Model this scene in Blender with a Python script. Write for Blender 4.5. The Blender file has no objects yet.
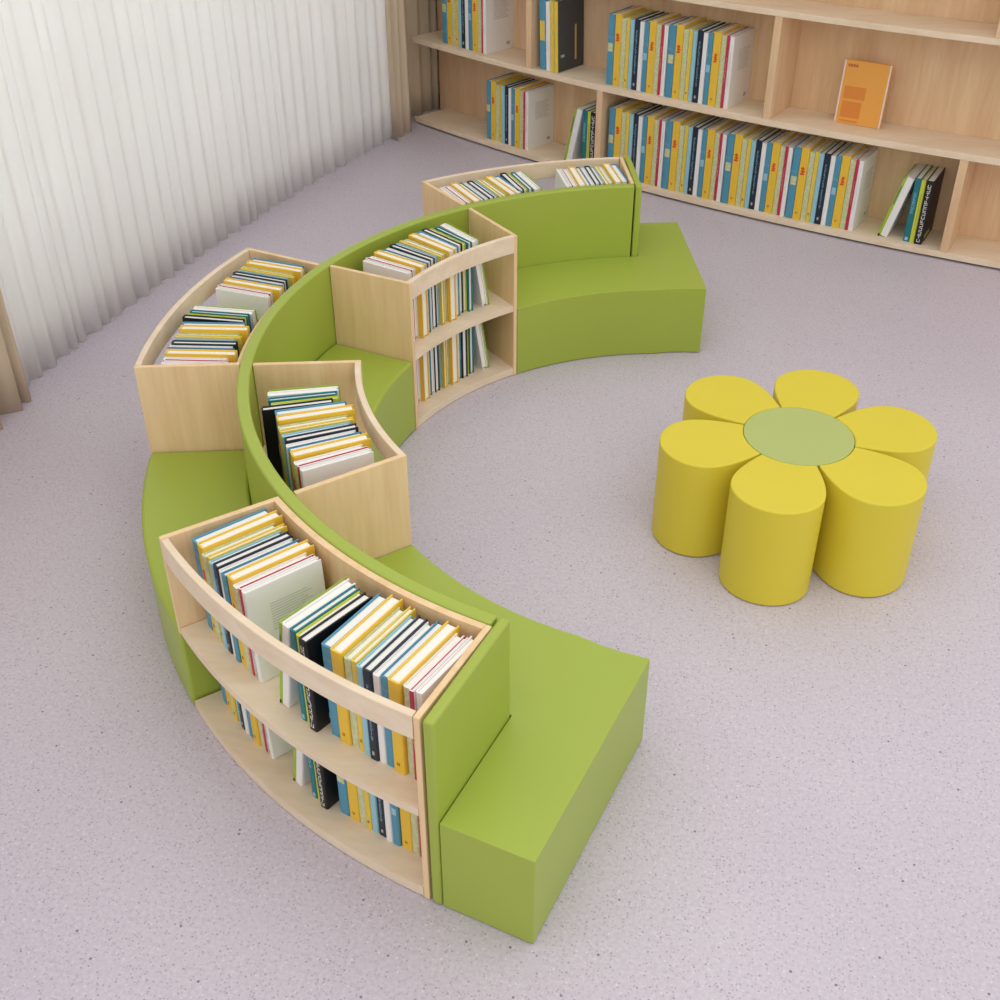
import bpy, bmesh, math, random
from math import sin, cos, radians as R, pi, sqrt, hypot, atan2
from mathutils import Vector

S = 0.75                       # all plan dimensions below are in units of 0.75 m
scene = bpy.context.scene
COL = scene.collection

# ------------------------------------------------------------------ materials
def lin(c):
    c = c / 255.0
    return c / 12.92 if c <= 0.04045 else ((c + 0.055) / 1.055) ** 2.4
def rgb(h):
    return (lin(h[0]), lin(h[1]), lin(h[2]), 1.0)
def newmat(name):
    m = bpy.data.materials.new(name); m.use_nodes = True
    nt = m.node_tree; b = nt.nodes['Principled BSDF']
    return m, nt, b
def N(nt, t, **kw):
    n = nt.nodes.new(t)
    for k, v in kw.items(): n.inputs[k].default_value = v
    return n
def plain(name, c, rough=0.5, var=0.05, scale=40.0, spec=0.5):
    """a colour with a slight procedural variation"""
    m, nt, b = newmat(name)
    tc = nt.nodes.new('ShaderNodeTexCoord')
    no = N(nt, 'ShaderNodeTexNoise', Scale=scale, Detail=3.0)
    hsv = nt.nodes.new('ShaderNodeHueSaturation'); hsv.inputs['Color'].default_value = rgb(c)
    mr = nt.nodes.new('ShaderNodeMapRange'); mr.inputs['To Min'].default_value = 1 - var; mr.inputs['To Max'].default_value = 1 + var
    L = nt.links.new
    L(tc.outputs['Object'], no.inputs['Vector']); L(no.outputs['Fac'], mr.inputs['Value'])
    L(mr.outputs['Result'], hsv.inputs['Value']); L(hsv.outputs['Color'], b.inputs['Base Color'])
    b.inputs['Roughness'].default_value = rough
    b.inputs['Specular IOR Level'].default_value = spec
    return m
def wood(name, c1, c2, stretch):
    m, nt, b = newmat(name)
    tc = nt.nodes.new('ShaderNodeTexCoord'); mp = nt.nodes.new('ShaderNodeMapping')
    mp.inputs['Scale'].default_value = stretch
    n1 = N(nt, 'ShaderNodeTexNoise', Scale=6.0, Detail=5.0, Roughness=0.6)
    n2 = N(nt, 'ShaderNodeTexNoise', Scale=28.0, Detail=2.0)
    mx = nt.nodes.new('ShaderNodeMath'); mx.operation = 'MULTIPLY_ADD'; mx.inputs[1].default_value = 0.35; 
    cr = nt.nodes.new('ShaderNodeValToRGB')
    cr.color_ramp.elements[0].position = 0.40; cr.color_ramp.elements[0].color = rgb(c2)
    cr.color_ramp.elements[1].position = 0.85; cr.color_ramp.elements[1].color = rgb(c1)
    L = nt.links.new
    L(tc.outputs['Object'], mp.inputs['Vector']); L(mp.outputs['Vector'], n1.inputs['Vector']); L(mp.outputs['Vector'], n2.inputs['Vector'])
    L(n2.outputs['Fac'], mx.inputs[0]); L(n1.outputs['Fac'], mx.inputs[2]); L(mx.outputs['Value'], cr.inputs['Fac'])
    L(cr.outputs['Color'], b.inputs['Base Color'])
    b.inputs['Roughness'].default_value = 0.5; b.inputs['Specular IOR Level'].default_value = 0.3
    return m
def leather(name, c, rough=0.45, bump=0.08, var=0.04, spec=0.35):
    m, nt, b = newmat(name)
    tc = nt.nodes.new('ShaderNodeTexCoord')
    no = N(nt, 'ShaderNodeTexNoise', Scale=3.0, Detail=4.0)
    vo = N(nt, 'ShaderNodeTexVoronoi', Scale=260.0)
    bp = nt.nodes.new('ShaderNodeBump'); bp.inputs['Strength'].default_value = bump; bp.inputs['Distance'].default_value = 0.002
    hsv = nt.nodes.new('ShaderNodeHueSaturation'); hsv.inputs['Color'].default_value = rgb(c)
    mr = nt.nodes.new('ShaderNodeMapRange'); mr.inputs['To Min'].default_value = 1 - var; mr.inputs['To Max'].default_value = 1 + var
    L = nt.links.new
    L(tc.outputs['Object'], no.inputs['Vector']); L(tc.outputs['Object'], vo.inputs['Vector'])
    L(no.outputs['Fac'], mr.inputs['Value']); L(mr.outputs['Result'], hsv.inputs['Value']); L(hsv.outputs['Color'], b.inputs['Base Color'])
    L(vo.outputs['Distance'], bp.inputs['Height']); L(bp.outputs['Normal'], b.inputs['Normal'])
    b.inputs['Roughness'].default_value = rough; b.inputs['Specular IOR Level'].default_value = spec
    return m
def speckled(name, c1, c2, scale, thr):
    """book cover cloth with printed specks"""
    m, nt, b = newmat(name)
    tc = nt.nodes.new('ShaderNodeTexCoord')
    no = N(nt, 'ShaderNodeTexNoise', Scale=scale, Detail=2.0)
    cr = nt.nodes.new('ShaderNodeValToRGB')
    cr.color_ramp.elements[0].position = thr; cr.color_ramp.elements[0].color = rgb(c1)
    cr.color_ramp.elements[1].position = thr + 0.06; cr.color_ramp.elements[1].color = rgb(c2)
    L = nt.links.new
    L(tc.outputs['Object'], no.inputs['Vector']); L(no.outputs['Fac'], cr.inputs['Fac']); L(cr.outputs['Color'], b.inputs['Base Color'])
    b.inputs['Roughness'].default_value = 0.45
    return m

M = {}
M['wood'] = wood('maple_veneer', (241, 211, 168), (226, 189, 140), (3.0, 3.0, 0.25))
M['wood_flat'] = wood('maple_board', (239, 221, 196), (226, 203, 172), (0.6, 2.2, 3.0))
M['wood_wall'] = wood('maple_shelf_shaded', (234, 202, 164), (214, 176, 136), (2.4, 2.4, 0.25))  # back and dividers: maple deepened, recess shade put into the colour
M['green'] = leather('green_leatherette', (162, 179, 70), 0.38, spec=0.45)
M['green_soft'] = leather('pale_green_leatherette', (178, 190, 114))
M['yellow'] = leather('yellow_leatherette', (220, 202, 62))
M['dark'] = plain('plinth_shadow', (46, 42, 44), 0.8)  # near-black colour paints the shadow gap under the wall shelving

def floor_mat():
    m, nt, b = newmat('speckled_vinyl')
    tc = nt.nodes.new('ShaderNodeTexCoord'); L = nt.links.new
    n1 = N(nt, 'ShaderNodeTexNoise', Scale=1.1, Detail=4.0)
    n2 = N(nt, 'ShaderNodeTexNoise', Scale=95.0, Detail=3.0, Roughness=0.75)
    base = nt.nodes.new('ShaderNodeValToRGB')
    base.color_ramp.elements[0].position = 0.34; base.color_ramp.elements[0].color = rgb((190, 180, 193))
    base.color_ramp.elements[1].position = 0.66; base.color_ramp.elements[1].color = rgb((211, 204, 212))
    mixn = nt.nodes.new('ShaderNodeMath'); mixn.operation = 'MULTIPLY_ADD'; mixn.inputs[1].default_value = 0.75
    sub = nt.nodes.new('ShaderNodeMath'); sub.operation = 'MULTIPLY'; sub.inputs[1].default_value = 0.25
    L(tc.outputs['Object'], n1.inputs['Vector']); L(tc.outputs['Object'], n2.inputs['Vector'])
    L(n1.outputs['Fac'], sub.inputs[0]); L(n2.outputs['Fac'], mixn.inputs[0]); L(sub.outputs['Value'], mixn.inputs[2]); L(mixn.outputs['Value'], base.inputs['Fac'])
    col = base.outputs['Color']
    for sc, rad, keep, c in ((120.0, 0.30, 0.40, (180, 169, 183)), (75.0, 0.20, 0.30, (166, 154, 171)), (90.0, 0.26, 0.10, (214, 209, 214)), (30.0, 0.105, 0.18, (132, 120, 140))):
        v = N(nt, 'ShaderNodeTexVoronoi', Scale=sc); v.feature = 'F1'
        L(tc.outputs['Object'], v.inputs['Vector'])
        lt = nt.nodes.new('ShaderNodeMath'); lt.operation = 'LESS_THAN'; lt.inputs[1].default_value = rad
        L(v.outputs['Distance'], lt.inputs[0])
        sp = nt.nodes.new('ShaderNodeSeparateColor'); L(v.outputs['Color'], sp.inputs['Color'])
        l2 = nt.nodes.new('ShaderNodeMath'); l2.operation = 'LESS_THAN'; l2.inputs[1].default_value = keep
        L(sp.outputs['Red'], l2.inputs[0])
        mu = nt.nodes.new('ShaderNodeMath'); mu.operation = 'MULTIPLY'; L(lt.outputs['Value'], mu.inputs[0]); L(l2.outputs['Value'], mu.inputs[1])
        mx = nt.nodes.new('ShaderNodeMix'); mx.data_type = 'RGBA'; mx.inputs['B'].default_value = rgb(c)
        L(mu.outputs['Value'], mx.inputs['Factor']); L(col, mx.inputs['A']); col = mx.outputs['Result']
    L(col, b.inputs['Base Color'])
    b.inputs['Roughness'].default_value = 0.42; b.inputs['Specular IOR Level'].default_value = 0.35
    return m
M['floor'] = floor_mat()
def cloth(name, c, transl):
    m, nt, b = newmat(name)
    tc = nt.nodes.new('ShaderNodeTexCoord'); L = nt.links.new
    w = N(nt, 'ShaderNodeTexNoise', Scale=400.0, Detail=1.0)
    bp = nt.nodes.new('ShaderNodeBump'); bp.inputs['Strength'].default_value = 0.05; bp.inputs['Distance'].default_value = 0.001
    L(tc.outputs['Object'], w.inputs['Vector']); L(w.outputs['Fac'], bp.inputs['Height']); L(bp.outputs['Normal'], b.inputs['Normal'])
    b.inputs['Base Color'].default_value = rgb(c); b.inputs['Roughness'].default_value = 0.9; b.inputs['Specular IOR Level'].default_value = 0.1
    tr = nt.nodes.new('ShaderNodeBsdfTranslucent'); tr.inputs['Color'].default_value = rgb(c)
    mx = nt.nodes.new('ShaderNodeMixShader'); mx.inputs['Fac'].default_value = transl
    out = nt.nodes['Material Output']
    L(b.outputs['BSDF'], mx.inputs[1]); L(tr.outputs['BSDF'], mx.inputs[2]); L(mx.outputs['Shader'], out.inputs['Surface'])
    return m
M['sheer'] = cloth('sheer_white_cloth', (247, 246, 244), 0.16)
M['beige'] = cloth('beige_cloth', (222, 204, 178), 0.08)
M['wall'] = plain('wall_paint', (226, 222, 216), 0.8, 0.02, 8.0, 0.2)
M['white_metal'] = plain('white_metal', (235, 235, 235), 0.35, 0.02)
def glass():
    m, nt, b = newmat('window_glass')
    b.inputs['Base Color'].default_value = (0.95, 0.98, 1, 1); b.inputs['Roughness'].default_value = 0.02
    b.inputs['Transmission Weight'].default_value = 1.0; b.inputs['IOR'].default_value = 1.05
    return m
M['glass'] = glass()
# book covers
BC = {
 'blue': (78, 150, 178), 'blue_dark': (62, 132, 166), 'yellow': (236, 194, 58), 'sage': (196, 204, 158), 'sand': (233, 205, 88),
 'light_blue': (150, 200, 218), 'navy': (24, 38, 58), 'white': (240, 238, 236), 'crimson': (196, 40, 76), 'lime': (160, 192, 48),
 'teal': (18, 118, 130), 'limeyellow': (206, 212, 66), 'black': (16, 17, 22), 'red': (222, 72, 40), 'orange': (236, 168, 76),
 'orange_dark': (226, 138, 58), 'grey': (176, 178, 176), 'pale_pink': (236, 218, 206), 'charcoal': (70, 72, 74), 'forest': (88, 128, 92),
 'print': (208, 208, 204), 'gold': (206, 176, 110), 'rust': (190, 104, 52)}
for k, c in BC.items():
    M['b_' + k] = plain('cover_' + k, c, 0.45, 0.03, 60.0)
M['b_blue'] = speckled('cover_blue_print', (78, 148, 178), (112, 172, 184), 14.0, 0.58)
M['b_sage'] = speckled('cover_sage_print', (196, 202, 152), (210, 212, 172), 70.0, 0.48)
M['b_sand'] = speckled('cover_sand_print', (234, 200, 70), (206, 200, 110), 60.0, 0.55)
M['paper'] = plain('paper_edges', (244, 241, 234), 0.8, 0.03, 200.0, 0.2)

# ------------------------------------------------------------------ mesh builder
class MB:
    def __init__(s): s.v = []; s.f = []; s.mi = []
    def prism(s, pts, z0, z1, mi=0):
        n = len(pts); b = len(s.v)
        A = sum(pts[i][0] * pts[(i + 1) % n][1] - pts[(i + 1) % n][0] * pts[i][1] for i in range(n))
        if A < 0: pts = pts[::-1]
        s.v += [(x, y, z0) for x, y in pts] + [(x, y, z1) for x, y in pts]
        s.f += [tuple(b + i for i in range(n - 1, -1, -1)), tuple(b + n + i for i in range(n))]
        s.f += [(b + i, b + (i + 1) % n, b + n + (i + 1) % n, b + n + i) for i in range(n)]
        s.mi += [mi] * (n + 2)
        return s
    def box(s, x0, x1, y0, y1, z0, z1, mi=0):
        return s.prism([(x0, y0), (x1, y0), (x1, y1), (x0, y1)], z0, z1, mi)
    def arc(s, r0, r1, a0, a1, z0, z1, c=(0, 0), step=1.0, mi=0):
        n = max(2, int(abs(a1 - a0) / step)); b = len(s.v)
        for i in range(n + 1):
            a = R(a0 + (a1 - a0) * i / n); ca, sa = cos(a), sin(a)
            for r, z in ((r0, z0), (r1, z0), (r1, z1), (r0, z1)):
                s.v.append((c[0] + r * ca, c[1] + r * sa, z))
        for i in range(n):
            p, q = b + 4 * i, b + 4 * i + 4
            for k in range(4):
                s.f.append((p + k, p + (k + 1) % 4, q + (k + 1) % 4, q + k)[::-1] if a1 < a0 else (p + k, p + (k + 1) % 4, q + (k + 1) % 4, q + k))
                s.mi.append(mi)
        e = b + 4 * n
        s.f += [(b + 3, b + 2, b + 1, b), (e, e + 1, e + 2, e + 3)]; s.mi += [mi, mi]
        return s
    def build(s, name, mats, parent=None, origin=(0, 0, 0), bevel=0, smooth=False, seg=3, angle=40):
        if not isinstance(mats, (list, tuple)): mats = [mats]
        me = bpy.data.meshes.new(name)
        o_ = parent_loc(parent) if parent is not None else origin
        me.from_pydata([((x - o_[0]) * S, (y - o_[1]) * S, (z - o_[2]) * S) for x, y, z in s.v], [], s.f)
        for m in mats: me.materials.append(m)
        me.polygons.foreach_set('material_index', s.mi)
        bm = bmesh.new(); bm.from_mesh(me); bmesh.ops.recalc_face_normals(bm, faces=bm.faces); bm.to_mesh(me); bm.free()
        if smooth:
            me.polygons.foreach_set('use_smooth', [True] * len(me.polygons))
            me.set_sharp_from_angle(angle=R(angle))
        o = bpy.data.objects.new(name, me); COL.objects.link(o)
        if parent is not None: o.parent = parent
        else: o.location = Vector(o_) * S
        if bevel:
            md = o.modifiers.new('round', 'BEVEL'); md.width = bevel * S; md.segments = seg; md.limit_method = 'ANGLE'; md.angle_limit = R(angle)
            md.harden_normals = False
        return o
def parent_loc(p):
    return tuple(c / S for c in p.location)
def tag(o, label, cat, group=None):
    o['label'] = label; o['category'] = cat
    if group: o['group'] = group
    return o
def thing(name, label, cat, loc=(0, 0, 0), group=None):
    o = bpy.data.objects.new(name, None); COL.objects.link(o); o.location = Vector(loc) * S
    o.empty_display_size = 0.1
    return tag(o, label, cat, group)
def struct(o): o['kind'] = 'structure'; return o
def pt(r, a, c=(0, 0)): return (c[0] + r * cos(R(a)), c[1] + r * sin(R(a)))
def off(p, a, d, t=0.0):       # move point p by d along the tangent at angle a (and t along the radius)
    return (p[0] - d * sin(R(a)) + t * cos(R(a)), p[1] + d * cos(R(a)) + t * sin(R(a)))

# ------------------------------------------------------------------ ring seat geometry
RIN, RBI, RBO, ROUT = 1.479, 1.934, 1.985, 2.426
HS, HB = 0.40, 0.819
A1, A2, A3, A4, A5, A6 = -105.1, -136.14, -165.45, -195.8, -225.4, -256.1
B1, B2, B3, B4 = -135.5, -165.84, -195.65, -226.05     # divisions on the inner side
GAP = 0.003
PT = 0.036                     # thickness of upholstered end panels

# curved backrest with its two end panels: one upholstered thing
ob = thing('padded_partition', 'long curved green padded partition running through the middle of the semicircular seating', 'partition', (*pt(RBO, A3), 0))
MB().arc(RBI, RBO, A6 + 1.3, A1 - 1.3, 0.005, HB, step=1.2).build('back_cushion', M['green'], ob, bevel=0.008, smooth=True, seg=3)
def end_panel(a, sgn):
    p0, p1 = pt(RBI, a), pt(ROUT + 0.004, a)
    q0, q1 = off(p0, a, -sgn * PT), off(p1, a, -sgn * PT)
    return MB().prism([p0, p1, q1, q0], 0.004, HB).build('end_panel', M['green'], ob, bevel=0.010, smooth=True, seg=3)
end_panel(A1, 1); end_panel(A6, -1)

# benches
def bench(name, label, pts, c):
    return tag(MB().prism(pts, 0.004, HS).build(name, M['green'], None, origin=(c[0], c[1], 0), bevel=0.014, smooth=True, seg=3), label, 'bench seat', 'green padded seats of the ring')
def arcpts(r, a0, a1, n=26): return [pt(r, a0 + (a1 - a0) * i / n) for i in range(n + 1)]
EL = 0.317                     # how far the end seats run past the end panels
def end_bench(name, label, a, b, sgn):
    # inner strip from division b to the end panel at a, then the full width of the ring
    rin0 = pt(RIN, a); rout0 = pt(ROUT, a)
    inner = arcpts(RIN, b - (-sgn) * 0.12, a + sgn * 2)
    endi = off(rin0, a, sgn * EL); endo = off(rout0, a, sgn * EL)
    back = [off(rout0, a, sgn * GAP), off(pt(RBI - GAP, a), a, sgn * GAP)]
    mid = arcpts(RBI - GAP, a, b - (-sgn) * 0.12)
    ext = [off(rin0, a, sgn * EL * k, 0.010 * (1 - (2 * k - 1) ** 2)) for k in (0.45, 0.7)]
    return bench(name, label, inner + ext + [endi, endo] + back + mid, pt(RBI, a))
end_bench('end_bench', 'green padded end bench with wide squared end, below the large front bookcase', A1, B1, 1)
end_bench('end_bench', 'green padded end bench with wide squared end, close to the wall shelving', A6, B4, -1)
def plain_bench(label, r0, r1, a, b):
    return bench('curved_bench', label, arcpts(r0, a, b) + arcpts(r1, b, a), pt((r0 + r1) / 2, (a + b) / 2))
plain_bench('green curved bench facing the curtains, outside the backrest beside the big bookcase', RBO + GAP, ROUT, A3 + .12, A2 - .12)
plain_bench('green curved bench between the two wooden bookcases inside the ring', RIN, RBI - GAP, B3 + .12, B2 - .12)

# bookcases
PW = 0.021
def panel(mb, a, sgn, r0, r1, z0, z1, t=PW):
    p0, p1 = pt(r0, a), pt(r1, a); return mb.prism([p0, p1, off(p1, a, sgn * t), off(p0, a, sgn * t)], z0, z1)
HC = 0.816
def bookcase(label, a0, a1, outer, low=0.003, back=0.0):
    """a0 < a1: angles of the outer faces of the end panels"""
    am = (a0 + a1) / 2
    r0, r1 = (RBO + GAP, ROUT) if outer else (RIN, RBI - GAP)
    t = thing('curved_bookcase', label, 'bookcase', (*pt((r0 + r1) / 2, am), 0), 'curved wooden bookcases of the ring')
    for a, sg in ((a0, 1), (a1, -1)):
        panel(MB(), a, sg, r0, r1, low if sg > 0 else 0.003, HC).build('end_panel', M['wood'], t, bevel=0.003, seg=2)
    d0 = math.degrees(PW / r1) * 1.15; d1 = d0
    e0, e1 = a0 + d0, a1 - d1
    b0 = a0 + .15 if low > .1 else e0
    bk = 0.024 if outer else 0.0
    if outer:
        MB().arc(r0, r0 + bk, a0 + math.degrees(PW / r0), a1 - math.degrees(PW / r0), 0.003, HC - .001 - back).build('back_panel', M['wood'], t, smooth=True)
    i0, i1 = (r0 + bk + .001, r1 - 0.004) if outer else (r0 + 0.004, r1)
    MB().arc(i0, i1, b0, e1, 0.004, 0.046).build('bottom_board', M['wood_flat'], t, smooth=True)
    MB().arc(i0, i1, e0, e1, 0.388, 0.42).build('shelf', M['wood_flat'], t, smooth=True)
    if outer: MB().arc(r1 - 0.026, r1, e0, e1, 0.722, HC).build('top_rail', M['wood_flat'], t, bevel=0.003, smooth=True, seg=2)
    else: MB().arc(r0, r0 + 0.026, e0, e1, 0.722, HC).build('top_rail', M['wood_flat'], t, bevel=0.003, smooth=True, seg=2)
    return t
pd1 = math.degrees((PT + .002) / 1.99)
bookcase('large curved maple bookcase with two open tiers beside the end bench, full of upright books', A2, A1 - pd1, True, low=.388)
bookcase('curved maple bookcase on the curtain side of the green backrest, books seen from above', A4, A3, True, back=.03)
bookcase('curved maple bookcase furthest away behind the backrest, close to the wall shelving', A6 + pd1, A5, True, back=.03)
bookcase('low curved maple bookcase inside the ring with one row of books and plain end panels', B2, B1, False)
bookcase('curved maple bookcase inside the ring showing two full tiers of books to the floor', B4, B3, False)

# ------------------------------------------------------------------ books
rng = random.Random(7)
def glyphs(mb, x0, x1, y, z0, z1, n, seed, mi=0):
    """rows of tiny letter-like strokes running up a spine"""
    r = random.Random(seed); h = (z1 - z0) / n; w = x1 - x0; st = min(h, w) * (0.16 if n > 3 else .30)
    for i in range(n):
        a, b = z0 + h * (i + .1), z0 + h * (i + .86)
        k = r.randrange(5)
        if k != 3: mb.box(x0, x1, y - .0012, y, a, a + st, mi)
        if k in (0, 2, 3): mb.box(x0, x1, y - .0012, y, b - st, b, mi)
        if k in (0, 1, 4): mb.box(x0, x0 + st, y - .0012, y, a, b, mi)
        if k in (2, 4): mb.box(x1 - st, x1, y - .0012, y, a, b, mi)
        if k in (1, 3): mb.box((x0 + x1 - st) / 2, (x0 + x1 + st) / 2, y - .0012, y, a, b, mi)
PROTO = {}
VARY = {'yellow': (1.015, 1.07), 'sage': (.975, .97), 'sand': (.99, 1.03), 'light_blue': (.975, .95), 'navy': (.99, 1.0), 'white': (.97, .97), 'blue_two': (.985, 1.02),
        'yellow_two': (1.005, 1.07), 'sage_two': (.97, .96), 'crimson': (.985, .98), 'white_last': (.975, 1.0), 'teal': (1.0, .97), 'limeyellow': (.985, .95)}   # height, depth
def book_mesh(kind, w, D, H):
    D = round(D * VARY.get(kind, (1, 1))[1], 4); H = round(H * VARY.get(kind, (1, 1))[0], 4)
    key = (kind, round(w, 4), D, H)
    if key in PROTO: return PROTO[key]
    K = KIND[kind]; t = min(0.0052, w * .2); ts = min(.007, w * .25); rb = min(.006, w * .22)
    root_mb = MB()
    # hard cover: rounded spine board and two boards (outline U)
    out = [(t, D), (t, ts), (w - t, ts), (w - t, D), (w, D), (w, rb), (w - rb * .35, rb * .3), (w - rb, 0), (rb, 0), (rb * .35, rb * .3), (0, rb), (0, D)]
    n = len(out)
    root_mb.prism(out, 0, H)
    # spine faces take the spine colour
    root = root_mb.build(KIND[kind]['name'], [M['b_' + K['board']], M['b_' + K['spine']]])
    me = root.data
    for p in me.polygons:
        if p.center.y < rb * S * 1.01 and abs(p.normal.z) < .5: p.material_index = 1
        if K.get('half') and p.center.x < w * S * .5 and abs(p.normal.z) < .5: p.material_index = 1
    ch = []
    ch.append(MB().box(t * 1.05, w - t * 1.05, ts, D - .007, .006, H - .006).build('pages', M['paper'], root))
    y = 0.0; c0, c1 = rb * 1.05, w - rb * 1.05; cw = c1 - c0
    for mk in K.get('marks', ()):
        mb = MB()
        if mk[0] == 'rect':                      # ('rect', part, colour, u0, u1, v0, v1)
            mb.box(c0 + cw * mk[3], c0 + cw * mk[4], y - .0014, y, H * mk[5], H * mk[6])
        elif mk[0] == 'bars':                    # a stack of joined blocks of uneven width
            k = mk[7]; xm = c0 + cw * (mk[3] + mk[4]) / 2; hw = cw * (mk[4] - mk[3]) / 2; hz = H * (mk[6] - mk[5]) / k
            mb.box(xm - hw * .3, xm + hw * .3, y - .0013, y, H * mk[5], H * mk[6])
            for i in range(k): mb.box(xm - hw * (1, .75, .9, .6)[i], xm + hw * (.8, 1, .7, .95)[i], y - .0014, y, H * mk[5] + hz * i, H * mk[5] + hz * (i + .62))
        elif mk[0] == 'text':                    # ('text', part, colour, u0, u1, v0, v1, n, seed)
            glyphs(mb, c0 + cw * mk[3], c0 + cw * mk[4], y, H * mk[5], H * mk[6], mk[7], mk[8])
        elif mk[0] == 'cover':                   # on the cover board facing +x: ('cover', part, colour, d0, d1, v0, v1)
            mb.box(w, w + .0012, D * mk[3], D * mk[4], H * mk[5], H * mk[6])
        elif mk[0] == 'lines':                   # faint lines of print on the +x cover
            for i in range(11):
                e = D * (.82 - .05 * ((i * 7) % 3)); z = H * (.50 + .028 * i)
                mb.box(w, w + .0008, D * .28, e, z, z + H * .012)
        ch.append(mb.build(mk[1], M['b_' + mk[2]], root))
    PROTO[key] = [root, ch, False]
    return PROTO[key]
KIND = {
 'blue':    dict(name='picture_book', look='steel blue picture book', board='blue', spine='blue', marks=[('rect', 'spine_band', 'sage', 0, 1, .48, .60)]),
 'yellow':  dict(name='picture_book', look='yellow book with red spine mark', board='yellow', spine='yellow', marks=[('bars', 'spine_emblem', 'red', .15, .85, .63, .74, 3), ('text', 'spine_mark', 'rust', .3, .6, .08, .12, 1, 5)]),
 'sage':    dict(name='picture_book', look='pale sage green book', board='sage', spine='sage'),
 'sand':    dict(name='picture_book', look='thin speckled yellow book', board='sand', spine='sand', marks=[('rect', 'spine_mark', 'rust', .2, .8, .1, .13)]),
 'light_blue': dict(name='picture_book', look='light blue book', board='light_blue', spine='light_blue'),
 'navy':    dict(name='picture_book', look='navy book with pale spine lettering', board='navy', spine='navy', marks=[('text', 'spine_lettering', 'light_blue', .34, .66, .22, .86, 20, 11), ('rect', 'spine_mark', 'grey', .3, .7, .06, .10)]),
 'white':   dict(name='picture_book', look='plain white book', board='white', spine='white'),
 'blue_two': dict(name='picture_book', look='deep blue book with pale band', board='blue_dark', spine='blue', marks=[('rect', 'spine_band', 'light_blue', 0, 1, .46, .56)]),
 'yellow_two': dict(name='picture_book', look='golden yellow book with red mark', board='yellow', spine='yellow', marks=[('bars', 'spine_emblem', 'red', .2, .8, .60, .72, 4), ('text', 'spine_mark', 'rust', .3, .6, .08, .12, 1, 6)]),
 'sage_two': dict(name='picture_book', look='sage and cream book', board='white', spine='sage'),
 'crimson': dict(name='picture_book', look='white book with crimson spine', half=True, board='white', spine='crimson', marks=[('text', 'spine_lettering', 'pale_pink', .3, .7, .35, .7, 9, 12)]),
 'white_last': dict(name='picture_book', look='white book with printed cover', board='white', spine='white', marks=[('lines', 'cover_text', 'print'), ('cover', 'cover_mark', 'grey', .74, .86, .07, .12), ('text', 'spine_lettering', 'sage', .35, .65, .3, .8, 14, 14)]),
 'lime':    dict(name='picture_book', look='lime green book with dark spine patch', board='lime', spine='lime', marks=[('rect', 'spine_patch', 'forest', .15, .85, .56, .86), ('rect', 'spine_foot', 'black', 0, 1, 0, .04)]),
 'white_thick': dict(name='picture_book', look='thick white book', board='white', spine='white'),
 'teal':    dict(name='picture_book', look='teal book with pale label', board='teal', spine='teal', marks=[('text', 'spine_lettering', 'light_blue', .2, .8, .45, .78, 8, 15), ('rect', 'spine_mark', 'light_blue', .15, .85, .02, .07)]),
 'limeyellow': dict(name='picture_book', look='lime yellow book', board='limeyellow', spine='limeyellow', marks=[('text', 'spine_lettering', 'forest', .38, .62, .2, .8, 18, 16)]),
 'black':   dict(name='picture_book', look='black book with white spine lettering', board='black', spine='black', marks=[('text', 'spine_lettering', 'white', .22, .78, .03, .95, 15, 17), ('cover', 'cover_label', 'limeyellow', .2, .62, .06, .12)]),
 'mint':    dict(name='picture_book', look='blue grey book with pale yellow patch', board='blue', spine='blue', marks=[('rect', 'spine_patch', 'sand', 0, 1, .42, .70)]),
 'cream':   dict(name='picture_book', look='pale yellow book', board='sand', spine='sand'),
 'charcoal': dict(name='picture_book', look='large charcoal book with gold streak on cover', board='charcoal', spine='sand', marks=[('cover', 'cover_streak', 'gold', .66, .72, .12, .62), ('cover', 'cover_mark', 'grey', .12, .26, .2, .24)]),
 'dark':    dict(name='picture_book', look='dark grey book', board='charcoal', spine='charcoal'),
}
A_SET = [('blue', .043), ('yellow', .046), ('sage', .032), ('sand', .024), ('light_blue', .027), ('navy', .035), ('white', .028), ('blue_two', .032), ('yellow_two', .047), ('sage_two', .031), ('crimson', .017), ('white_last', .026)]
B_SET = [('lime', .014), ('white_thick', .034), ('teal', .029), ('limeyellow', .024), ('black', .036)]
def place_book(kind, w, D, H, loc, az, lean, label, group):
    """az: direction the spine faces (degrees)"""
    pr = book_mesh(kind, w, D, H)
    if not pr[2]: root = pr[0]; pr[2] = True
    else:
        root = pr[0].copy(); COL.objects.link(root)
        for c in pr[1]:
            d = c.copy(); COL.objects.link(d); d.parent = root
    lz = loc[2] + (w * sin(lean) if lean > 0 else 0) + .0008
    root.location = Vector((loc[0], loc[1], lz)) * S
    root.rotation_euler = (0, lean, R(az + 90))
    return tag(root, label, 'book', group)
ORD = ['first', 'second', 'third', 'fourth', 'fifth', 'sixth', 'seventh', 'eighth', 'ninth', 'tenth', 'eleventh', 'twelfth', 'thirteenth', 'fourteenth', 'fifteenth', 'sixteenth', 'seventeenth', 'eighteenth', 'nineteenth']
TENS = {2: ('twentieth', 'twenty'), 3: ('thirtieth', 'thirty'), 4: ('fortieth', 'forty'), 5: ('fiftieth', 'fifty')}
def nth(i):
    if i < 19: return ORD[i]
    t, u = divmod(i + 1, 10); return TENS[t][0] if u == 0 else TENS[t][1] + '-' + ORD[u - 1]
class Row:
    def __init__(s, where, group, total=None, reverse=False): s.where, s.group, s.i, s.total, s.rev = where, group, 0, total, reverse
    def next(s, kind):
        i = s.total - 1 - s.i if s.rev else s.i
        s.i += 1
        return '%s, %s from %s' % (KIND[kind]['look'], nth(i), s.where)
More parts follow.
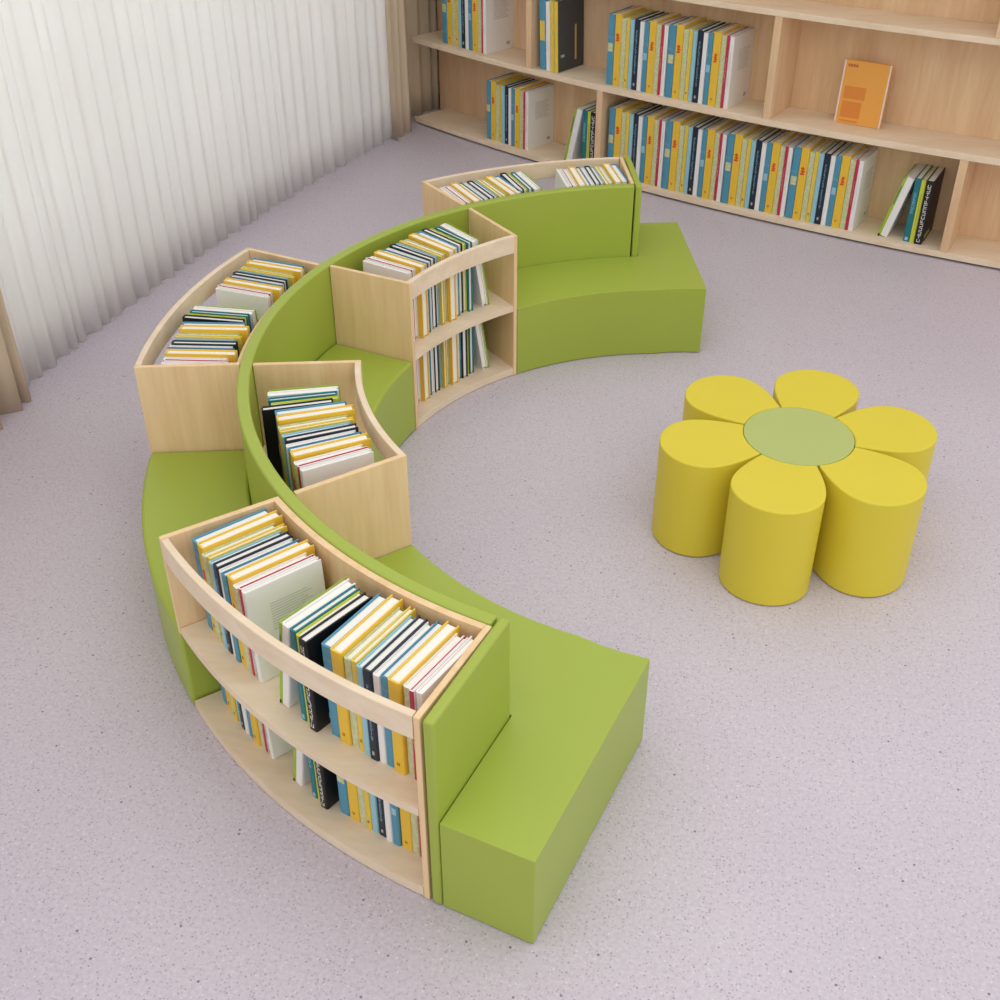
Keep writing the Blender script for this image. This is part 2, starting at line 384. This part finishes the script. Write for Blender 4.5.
def run_parallel(row, items, R0, a_mid, D, H, z, c=(0, 0), scale=1.0, jit=0.006, lastlean=0.0):
    """books standing side by side as one straight block, spines on the arc R0"""
    tot = sum(w for _, w in items) * scale; x = -tot / 2
    for i, (k, w) in enumerate(items):
        w *= scale; xm = x + w / 2; lean = 0.0
        if lastlean and i == len(items) - 1: lean = lastlean; x += H * sin(-lean) * .98 if lean < 0 else 0
        y = sqrt(R0 * R0 - xm * xm) + (rng.random() - .5) * jit * 2
        px, py = off((c[0], c[1]), a_mid, x + .0004, y)
        place_book(k, w - .0008, D, H, (px, py, z), a_mid, lean, row.next(k), row.group)
        x += w
def run_b(row, R0, a_right, D, H, z, c=(0, 0), scale=1.0, lean=.155, a_orient=None):
    """teal, lime-yellow and black upright, white and lime leaning on them; black's right side ends at angle a_right"""
    az = a_right - math.degrees(.05 * scale / R0) if a_orient is None else a_orient
    x = R0 * math.tan(R(a_right - az))
    pos = []
    for k, w in B_SET[::-1][:3]:
        w *= scale; x -= w; pos.append((k, w, x, 0.0))
    x -= H * sin(lean) + .002
    for k, w in (B_SET[1], B_SET[0]):
        w *= scale; x -= w / cos(lean); pos.append((k, w, x, lean))
    for k, w, xx, ln in pos[::-1]:
        y = sqrt(max(R0 * R0 - (xx + w / 2) ** 2, .01))
        if k == 'black': y += .012
        px, py = off((c[0], c[1]), az, xx + .0004, y)
        place_book(k, w - .0008, D, H, (px, py, z), az, ln, row.next(k), row.group)
UP, LO = .42, .046
DB = .285
def outer_books(a0, where, group, tiers, rev):
    for z, H, tier in tiers:
        row = Row(where % tier, group + ' (' + tier + ')' if len(tiers) > 1 else group, 29, rev)
        run_parallel(row, A_SET, 2.335, a0 + 6.0, DB, H, z, scale=.93, lastlean=-.06)
        run_b(row, 2.340, a0 + 18.55, DB, H, z)
        run_parallel(row, A_SET, 2.325, a0 + 24.1, DB, H, z, scale=.975)
outer_books(A2 - 0.1, 'outer bench, %s tier of large bookcase', 'books in the large front bookcase', ((UP, .385, 'upper'), (LO, .330, 'lower')), False)
def outer_top(a0, where, group, rev, dab=0, da2=0):
    row = Row(where, group, 29, rev)
    run_parallel(row, A_SET, 2.335, a0 + 6.0, DB, .385, UP, scale=.93, lastlean=-.06)
    run_b(row, 2.340, a0 + 18.55 + dab, DB, .385, UP)
    run_parallel(row, A_SET, 2.325, a0 + 24.05 + da2, DB, .385, UP, scale=.975)
outer_top(A4 + .2, 'far end of curtain-side bookcase', 'books in the curtain side bookcase', False)
outer_top(A6 + .8, 'far end of farthest ring bookcase', 'books in the farthest ring bookcase', False, .25, -.12)
def inner_books(a0, where, group, z, H, lean=.155, rf=1.575, o1=0.0, o2=0.0):
    """spines towards the backrest, fore-edges towards the middle of the ring; fan-wise"""
    row = Row(where, group, 17, False)
    a = a0 + 27.0
    seq = []
    for k, w in A_SET[::-1]:
        w *= 1.0; da = math.degrees(w / rf); seq.append((k, w, a - da, 0.0)); a -= da
    for k, w in B_SET[::-1][:3]:
        da = math.degrees(w / rf); seq.append((k, w, a - da, 0.0)); a -= da
    a -= math.degrees((H * sin(lean)) / rf)
    for k, w in (B_SET[1], B_SET[0]):
        da = math.degrees(w / cos(lean) / rf); seq.append((k, w, a - da, lean)); a -= da
    for k, w, ang, ln in seq[::-1]:
        p = off((0, 0), ang, .0006, rf + DB + .012 * (rng.random() - .5) + (o1 if k == 'black' else o2 if k in ('teal', 'limeyellow', 'lime', 'white_thick') else 0))
        place_book(k, w - .0012, DB, H, (p[0], p[1], z), ang, ln, row.next(k), row.group)
inner_books(B2 - .9, 'far end of the low inner bookcase', 'books in the low inner bookcase', UP, .385, .06, 1.562, .05, .01)
inner_books(B4 - 1.3, 'far end, inner bookcase upper tier', 'upper tier books in the tall inner bookcase', UP, .385, .165, 1.57, .015, .0)
inner_books(B4 - 1.3, 'far end, inner bookcase lower tier', 'lower tier books in the tall inner bookcase', LO, .330, .165, 1.57, .0, .0)

# ------------------------------------------------------------------ flower stools
FC = (.425, -.066); FH = .482; FR = .236; FL = .420; FP = .190
DISC = tag(MB().prism([(FC[0] + FR * cos(2 * pi * i / 72), FC[1] + FR * sin(2 * pi * i / 72)) for i in range(72)], .004, FH - .001)
           .build('round_stool', M['green_soft'], None, origin=(*FC, 0), bevel=.003, smooth=True), 'round pale green padded stool in the middle of the yellow petals', 'stool')
PL = ['front petal towards the room, beside the gap facing the big end bench', '', '', '', '', '']
petal_labels = {-101.4: 'yellow petal stool at the front of the flower, showing its full tall rounded side',
                -41.0: 'yellow petal stool at the front, furthest from the ring seating, large rounded side showing',
                18.6: 'yellow petal stool at the outer side of the flower, towards open floor',
                78.7: 'yellow petal stool at the back of the flower facing the wall shelving',
                138.4: 'yellow petal stool at the back of the flower pointing at the far end bench',
                -161.0: 'yellow petal stool on the ring side of the flower, nearest the inner bookcases'}
for ang, lab in petal_labels.items():
    # outline: concave inner arc on the round stool, tangent sides, round outer end
    g = FR + .002; half = R(29.0)
    nx, ny = g * cos(half), g * sin(half)
    P0_, P1_, P2_, P3_ = (nx, ny), (nx + .095 * cos(R(27)), ny + .095 * sin(R(27))), (FL - .055, FP + .001), (FL + .015, FP + .001)
    side = []
    for i in range(15):
        t = i / 14; u = 1 - t
        side.append(tuple(u ** 3 * P0_[k] + 3 * u * u * t * P1_[k] + 3 * u * t * t * P2_[k] + t ** 3 * P3_[k] for k in (0, 1)))
    tip = [(FL + .015 + (FP - .013) * cos(R(90 - 180 * i / 36)), (FP + .001) * sin(R(90 - 180 * i / 36))) for i in range(1, 36)]
    prof = side + tip + [(x, -y) for x, y in side[::-1]]
    prof += [(g * cos(-half + 2 * half * i / 14), g * sin(-half + 2 * half * i / 14)) for i in range(1, 14)]
    ca, sa = cos(R(ang)), sin(R(ang))
    P = [(FC[0] + x * ca - y * sa, FC[1] + x * sa + y * ca) for x, y in prof]
    o = MB().prism(P, .004, FH).build('petal_stool', M['yellow'], None, origin=(FC[0] + FL * ca, FC[1] + FL * sa, 0), bevel=.006, smooth=True, angle=32)
    tag(o, lab, 'stool', 'yellow petal stools around the green stool')

# ------------------------------------------------------------------ wall shelving (bows out towards the room)
WC = (5.832, 16.801); WR = 14.385; WD = .36
W0, W1 = -126.25, -103.2
sh = thing('wall_bookshelf', 'long curved maple shelving along the back wall holding rows of bright picture books', 'bookshelf', (*pt(WR - .18, -115, WC), 0))
MB().arc(WR - WD - .02, WR - WD, W0 - .4, W1, .012, 2.12, WC, .5).build('back_panel', M['wood_wall'], sh, smooth=True)
MB().arc(WR - WD + .03, WR - .03, W0 + .1, W1, .0, .014, WC, .5).build('plinth', M['dark'], sh, smooth=True)
for nm, z0, z1 in (('bottom_board', .015, .055), ('shelf', .668, .71), ('shelf', 1.365, 1.402), ('top_board', 2.085, 2.12)):
    MB().arc(WR - WD + .001, WR, W0, W1, z0, z1, WC, .5).build(nm, M['wood_flat'], sh, bevel=.002, smooth=True, seg=2)
def divider(a, z0, z1):
    p0, p1 = pt(WR - WD + .001, a, WC), pt(WR - .003, a, WC); h = .026
    MB().prism([off(p0, a, -h), off(p1, a, -h), off(p1, a, h), off(p0, a, h)], z0, z1).build('divider', M['wood_wall'], sh, bevel=.002, seg=2)
for a in (-118.30, -107.78): divider(a, .0555, .6675)
for a in (-121.0, -113.03, -105.2): divider(a, .7105, 1.3645)
for a in (-118.3, -107.62): divider(a, 1.4025, 2.0845)
def deg(w): return math.degrees(w / WR)
DW = .31
# long lower row: four sets
row = Row('the curtain end, long lower row', 'books in the long lower row of the wall shelving')
cuts = [-118.06, -116.10, -114.15, -112.20, -110.24]
for k in range(4):
    a, b = cuts[k], cuts[k + 1]
    run_parallel(row, A_SET, WR - .045, (a + b) / 2, DW, .495, .055, WC, scale=R(b - a) * (WR - .05) / sum(w for _, w in A_SET) * .985, jit=.003)
row = Row('the curtain, lower wall shelf beside drape', 'lower wall shelf books beside the beige drape')
run_parallel(row, A_SET, WR - .05, -122.05, DW, .46, .055, WC, scale=.445 / sum(w for _, w in A_SET), jit=.003)
row = Row('the curtain, leaning group before long row', 'leaning books beside the first lower divider')
run_b(row, WR - .05, -118.48, DW, .43, .055, WC, scale=1.5, lean=.22)
row = Row('the long row, leaning group beyond', 'leaning books after the long lower row')
run_b(row, WR - .06, -108.40, DW, .43, .055, WC, scale=1.4, lean=.24)
row = Row('the curtain, upper wall shelf beside drape', 'upper wall shelf books beside the beige drape')
run_parallel(row, A_SET, WR - .06, -123.98, DW, .50, .71, WC, scale=.50 / sum(w for _, w in A_SET), jit=.003)
row = Row('the divider, small upper shelf group', 'small group of books on the upper wall shelf')
x = -120.66
for k, w in (('mint', .058), ('white_last', .04), ('cream', .035), ('charcoal', .035)):
    p = off(WC, -120.3, R(x + 120.3) * WR, WR - .04)
    place_book(k, w - .001, DW, .50, (*p, .71), -120.3, -.04, row.next(k), row.group); x += deg(w + .002)
row = Row('the curtain, upper double row', 'books in the upper double row of the wall shelving')
cuts = [-118.25, -116.25, -114.25]
for k in range(2):
    a, b = cuts[k], cuts[k + 1]
    run_parallel(row, A_SET, WR - .05, (a + b) / 2, DW, .485, .71, WC, scale=R(b - a) * (WR - .05) / sum(w for _, w in A_SET) * .985, jit=.003)
p = off(WC, -107.4, 0, WR - .05)
place_book('dark', .06, DW, .5, (*p, 1.402), -107.4, 0, 'dark grey book on the topmost wall shelf beside its divider', None)
# the orange book shown face on, leaning back on the shelf
ow, oh, ot = .308, .395, .035
ob_ = thing('display_book', 'orange picture book shown face out, alone on the upper wall shelf', 'book', (*pt(14.185, -110.80, WC), .7122))
def face(mb, u0, u1, v0, v1, y0, y1): return mb.box((u0 - .5) * ow, (u1 - .5) * ow, y0, y1, v0 * oh, v1 * oh)
def local(mb, nm, m):
    o = mb.build(nm, m); o.parent = ob_; return o
local(face(face(face(MB(), 0, 1, 0, 1, 0, .004), 0, 1, 0, 1, ot - .004, ot), .975, 1, 0, 1, .004, ot - .004), 'cover', M['b_orange'])
local(face(MB(), .01, .97, .012, .988, .0042, ot - .0042), 'pages', M['paper'])
for u in (0, .965): local(face(MB(), u, u + .035, 0, 1, -.0012, 0), 'cover_edge', M['b_pale_pink'])
pic = MB()
for u0, u1, v0, v1 in ((.10, .56, .40, .60), (.10, .52, .10, .36), (.10, .50, .03, .06)): face(pic, u0, u1, v0, v1, -.0012, 0)
local(pic, 'cover_picture', M['b_orange_dark'])
tx = MB(); 
for i in range(4): face(tx, .09 + .055 * i, .13 + .055 * i, .90, .945, -.0012, 0)
local(tx, 'cover_lettering', M['b_rust'])
ob_.rotation_euler = (R(-6), 0, R(-110.78 + 90))

# ------------------------------------------------------------------ room
MB().box(-7.0, 9.0, -9.0, 8.5, -.06, 0).build('floor', M['floor'])['kind'] = 'structure'
struct(MB().arc(13.62, 13.90, -131, -98, 0, 4.0, WC, 1.0).build('wall_back', M['wall'], smooth=True))
# window wall behind the curtains
P0, P1 = Vector((-4.30, -3.5)), Vector((-3.12, 6.35))
wd = (P1 - P0).normalized(); wn = Vector((-wd.y, wd.x)); wl = (P1 - P0).length
def wbox(mb, s0, s1, d0, d1, z0, z1):
    q = [P0 + wd * s + wn * d for s, d in ((s0, d0), (s1, d0), (s1, d1), (s0, d1))]
    return mb.prism([(v.x, v.y) for v in q], z0, z1)
w = MB(); wbox(w, 0, 3.6, 0, .18, 0, 4.0); wbox(w, 8.6, wl, 0, .18, 0, 4.0); wbox(w, 3.6, 8.6, 0, .18, 0, .40); wbox(w, 3.6, 8.6, 0, .18, 3.5, 4.0)
struct(w.build('wall_left', M['wall']))
fr = MB()
for s in (3.6, 5.24, 6.89, 8.53): wbox(fr, s, s + .07, .05, .13, .40, 3.5)
for z in (.40, 1.3, 3.43): wbox(fr, 3.67, 8.53, .06, .12, z, z + .07)
fw_ = struct(fr.build('window_1', M['white_metal']))
gl = wbox(MB(), 3.67, 8.53, .085, .095, .45, 3.45).build('glass', M['glass']); gl.parent = fw_
# curtains
def curtain(name, label, path, m, lam, amp, seed, z0=.002, z1=3.55, off_n=0.0, group=None, hem=.0005, sharp=.35):
    """pleated cloth hung along a polyline"""
    r = random.Random(seed)
    seg = [((Vector(b) - Vector(a)).length) for a, b in zip(path, path[1:])]; tot = sum(seg)
    def at(s):
        for i, L in enumerate(seg):
            if s <= L or i == len(seg) - 1:
                a, b = Vector(path[i]), Vector(path[i + 1]); d = (b - a).normalized(); return a + d * s, Vector((d.y, -d.x))
            s -= L
    knots = [0]
    while knots[-1] < tot: knots.append(knots[-1] + lam * (.6 + .8 * r.random()))
    amps = [amp * (.55 + .75 * r.random()) for _ in knots]
    n = int(tot / lam * 12); rows = 12
    mb = MB()
    for j in range(rows + 1):
        v = j / rows; z = z0 + (z1 - z0) * v
        for i in range(n + 1):
            s = tot * i / n; k = max(q for q in range(len(knots)) if knots[q] <= s + 1e-9)
            if k >= len(knots) - 1: k = len(knots) - 2
            t = (s - knots[k]) / (knots[k + 1] - knots[k])
            wv = cos(2 * pi * t); wv = (abs(wv) ** (1 - sharp * .6)) * (1 if wv > 0 else -1)
            dd = amps[k] * (1 - .15 * v) * wv + amp * .35 * sin(3.1 * s / lam + 2.4 * v + seed)
            p, nn = at(s)
            p = p + nn * (dd + off_n)
            mb.v.append((p.x, p.y, z + (hem * sin(11 * s) if j == 0 else 0)))
    for j in range(rows):
        for i in range(n):
            a = j * (n + 1) + i; mb.f.append((a, a + 1, a + n + 2, a + n + 1)); mb.mi.append(0)
    mid = at(tot / 2)[0]
    o = mb.build(name, m, None, origin=(mid.x, mid.y, 0), smooth=True, angle=180)
    md = o.modifiers.new('cloth_thickness', 'SOLIDIFY'); md.thickness = .003 * S; md.offset = 0
    return tag(o, label, 'curtain', group)
CC = (17.023, -1.352); CR = 20.70
def cpt(y, d=0): return (CC[0] - sqrt((CR + d) ** 2 - (y - CC[1]) ** 2), y)
curtain('sheer_curtain', 'wide white sheer curtain in soft pleats covering the window wall', [cpt(.20 + (4.79 - .20) * i / 12, .025) for i in range(13)], M['sheer'], .125, .017, 3)
curtain('beige_drape', 'beige drape gathered at the front end of the white sheer curtain', [cpt(-1.6, -.06), cpt(-.6, -.06), cpt(.0, -.055), cpt(.31, -.045)], M['beige'], .14, .045, 5, group='beige drapes beside the sheer curtain')
curtain('beige_drape', 'beige drape gathered in the corner between white sheer curtain and wall shelving', [cpt(4.71, -.035), (-2.685, 4.95), (-2.735, 5.12), (-2.745, 5.32), (-2.66, 5.52), (-2.60, 5.66), (-2.42, 5.95)], M['beige'], .13, .030, 9, group='beige drapes beside the sheer curtain')
rail = thing('curtain_rail', 'white curtain rail above the sheer curtain on the window wall', 'curtain rail', (*cpt(2.0), 3.55))
rl = MB(); ys = [-1.6 + 6.5 * i / 20 for i in range(21)]
rl.prism([cpt(y, -.03) for y in ys] + [cpt(y, .03) for y in ys[::-1]], 3.56, 3.62); rl.build('track', M['white_metal'], rail)
for y in (-1.2, 1.6, 4.4):
    q = cpt(y); MB().box(q[0] - .9 if False else q[0] - .5, q[0], y - .015, y + .015, 3.625, 3.655).build('bracket', M['white_metal'], rail)

# ------------------------------------------------------------------ light
wld = bpy.data.worlds.new('soft_daylight'); scene.world = wld; wld.use_nodes = True
bg = wld.node_tree.nodes['Background']; bg.inputs['Color'].default_value = (1.0, .985, .97, 1); bg.inputs['Strength'].default_value = 1.0
def area(name, loc, rot, sx, sy, e, c=(1, 1, 1)):
    l = bpy.data.lights.new(name, 'AREA'); l.shape = 'RECTANGLE'; l.size = sx; l.size_y = sy; l.energy = e; l.color = c
    o = bpy.data.objects.new(name, l); COL.objects.link(o); o.location = Vector(loc); o.rotation_euler = rot; return o
area('ceiling_light', (.4, -1.6, 3.4), (0, 0, 0), 3.0, 2.0, 22, (1, .98, .95))
q = P0 + wd * 6.1 + wn * .5
area('window_daylight', (q.x * S, q.y * S, 2.1 * S), Vector((wn.x, wn.y, 0)).to_track_quat('Z', 'Y').to_euler(), 3.7, 2.3, 150, (.96, .98, 1))

# ------------------------------------------------------------------ camera
cam = bpy.data.cameras.new('camera'); co = bpy.data.objects.new('camera', cam); COL.objects.link(co)
cam.sensor_width = 36; cam.lens = 36 * 1.17839; cam.clip_end = 60
pitch, yaw, roll = R(35.40), R(11.28), R(-0.15)
fw = Vector((-sin(yaw) * cos(pitch), cos(yaw) * cos(pitch), -sin(pitch))); rt = Vector((cos(yaw), sin(yaw), 0)); up = rt.cross(fw)
rt2 = rt * cos(roll) + up * sin(roll); up2 = -rt * sin(roll) + up * cos(roll)
from mathutils import Matrix
mw = Matrix((rt2, up2, -fw)).transposed().to_4x4(); mw.translation = Vector((0, -4.5609, 3.2131)) * S
co.matrix_world = mw
scene.camera = co
vs = scene.view_settings
vs.view_transform = 'Standard'; vs.look = 'None'; vs.gamma = 1; vs.use_curve_mapping = False; vs.exposure = 0.0
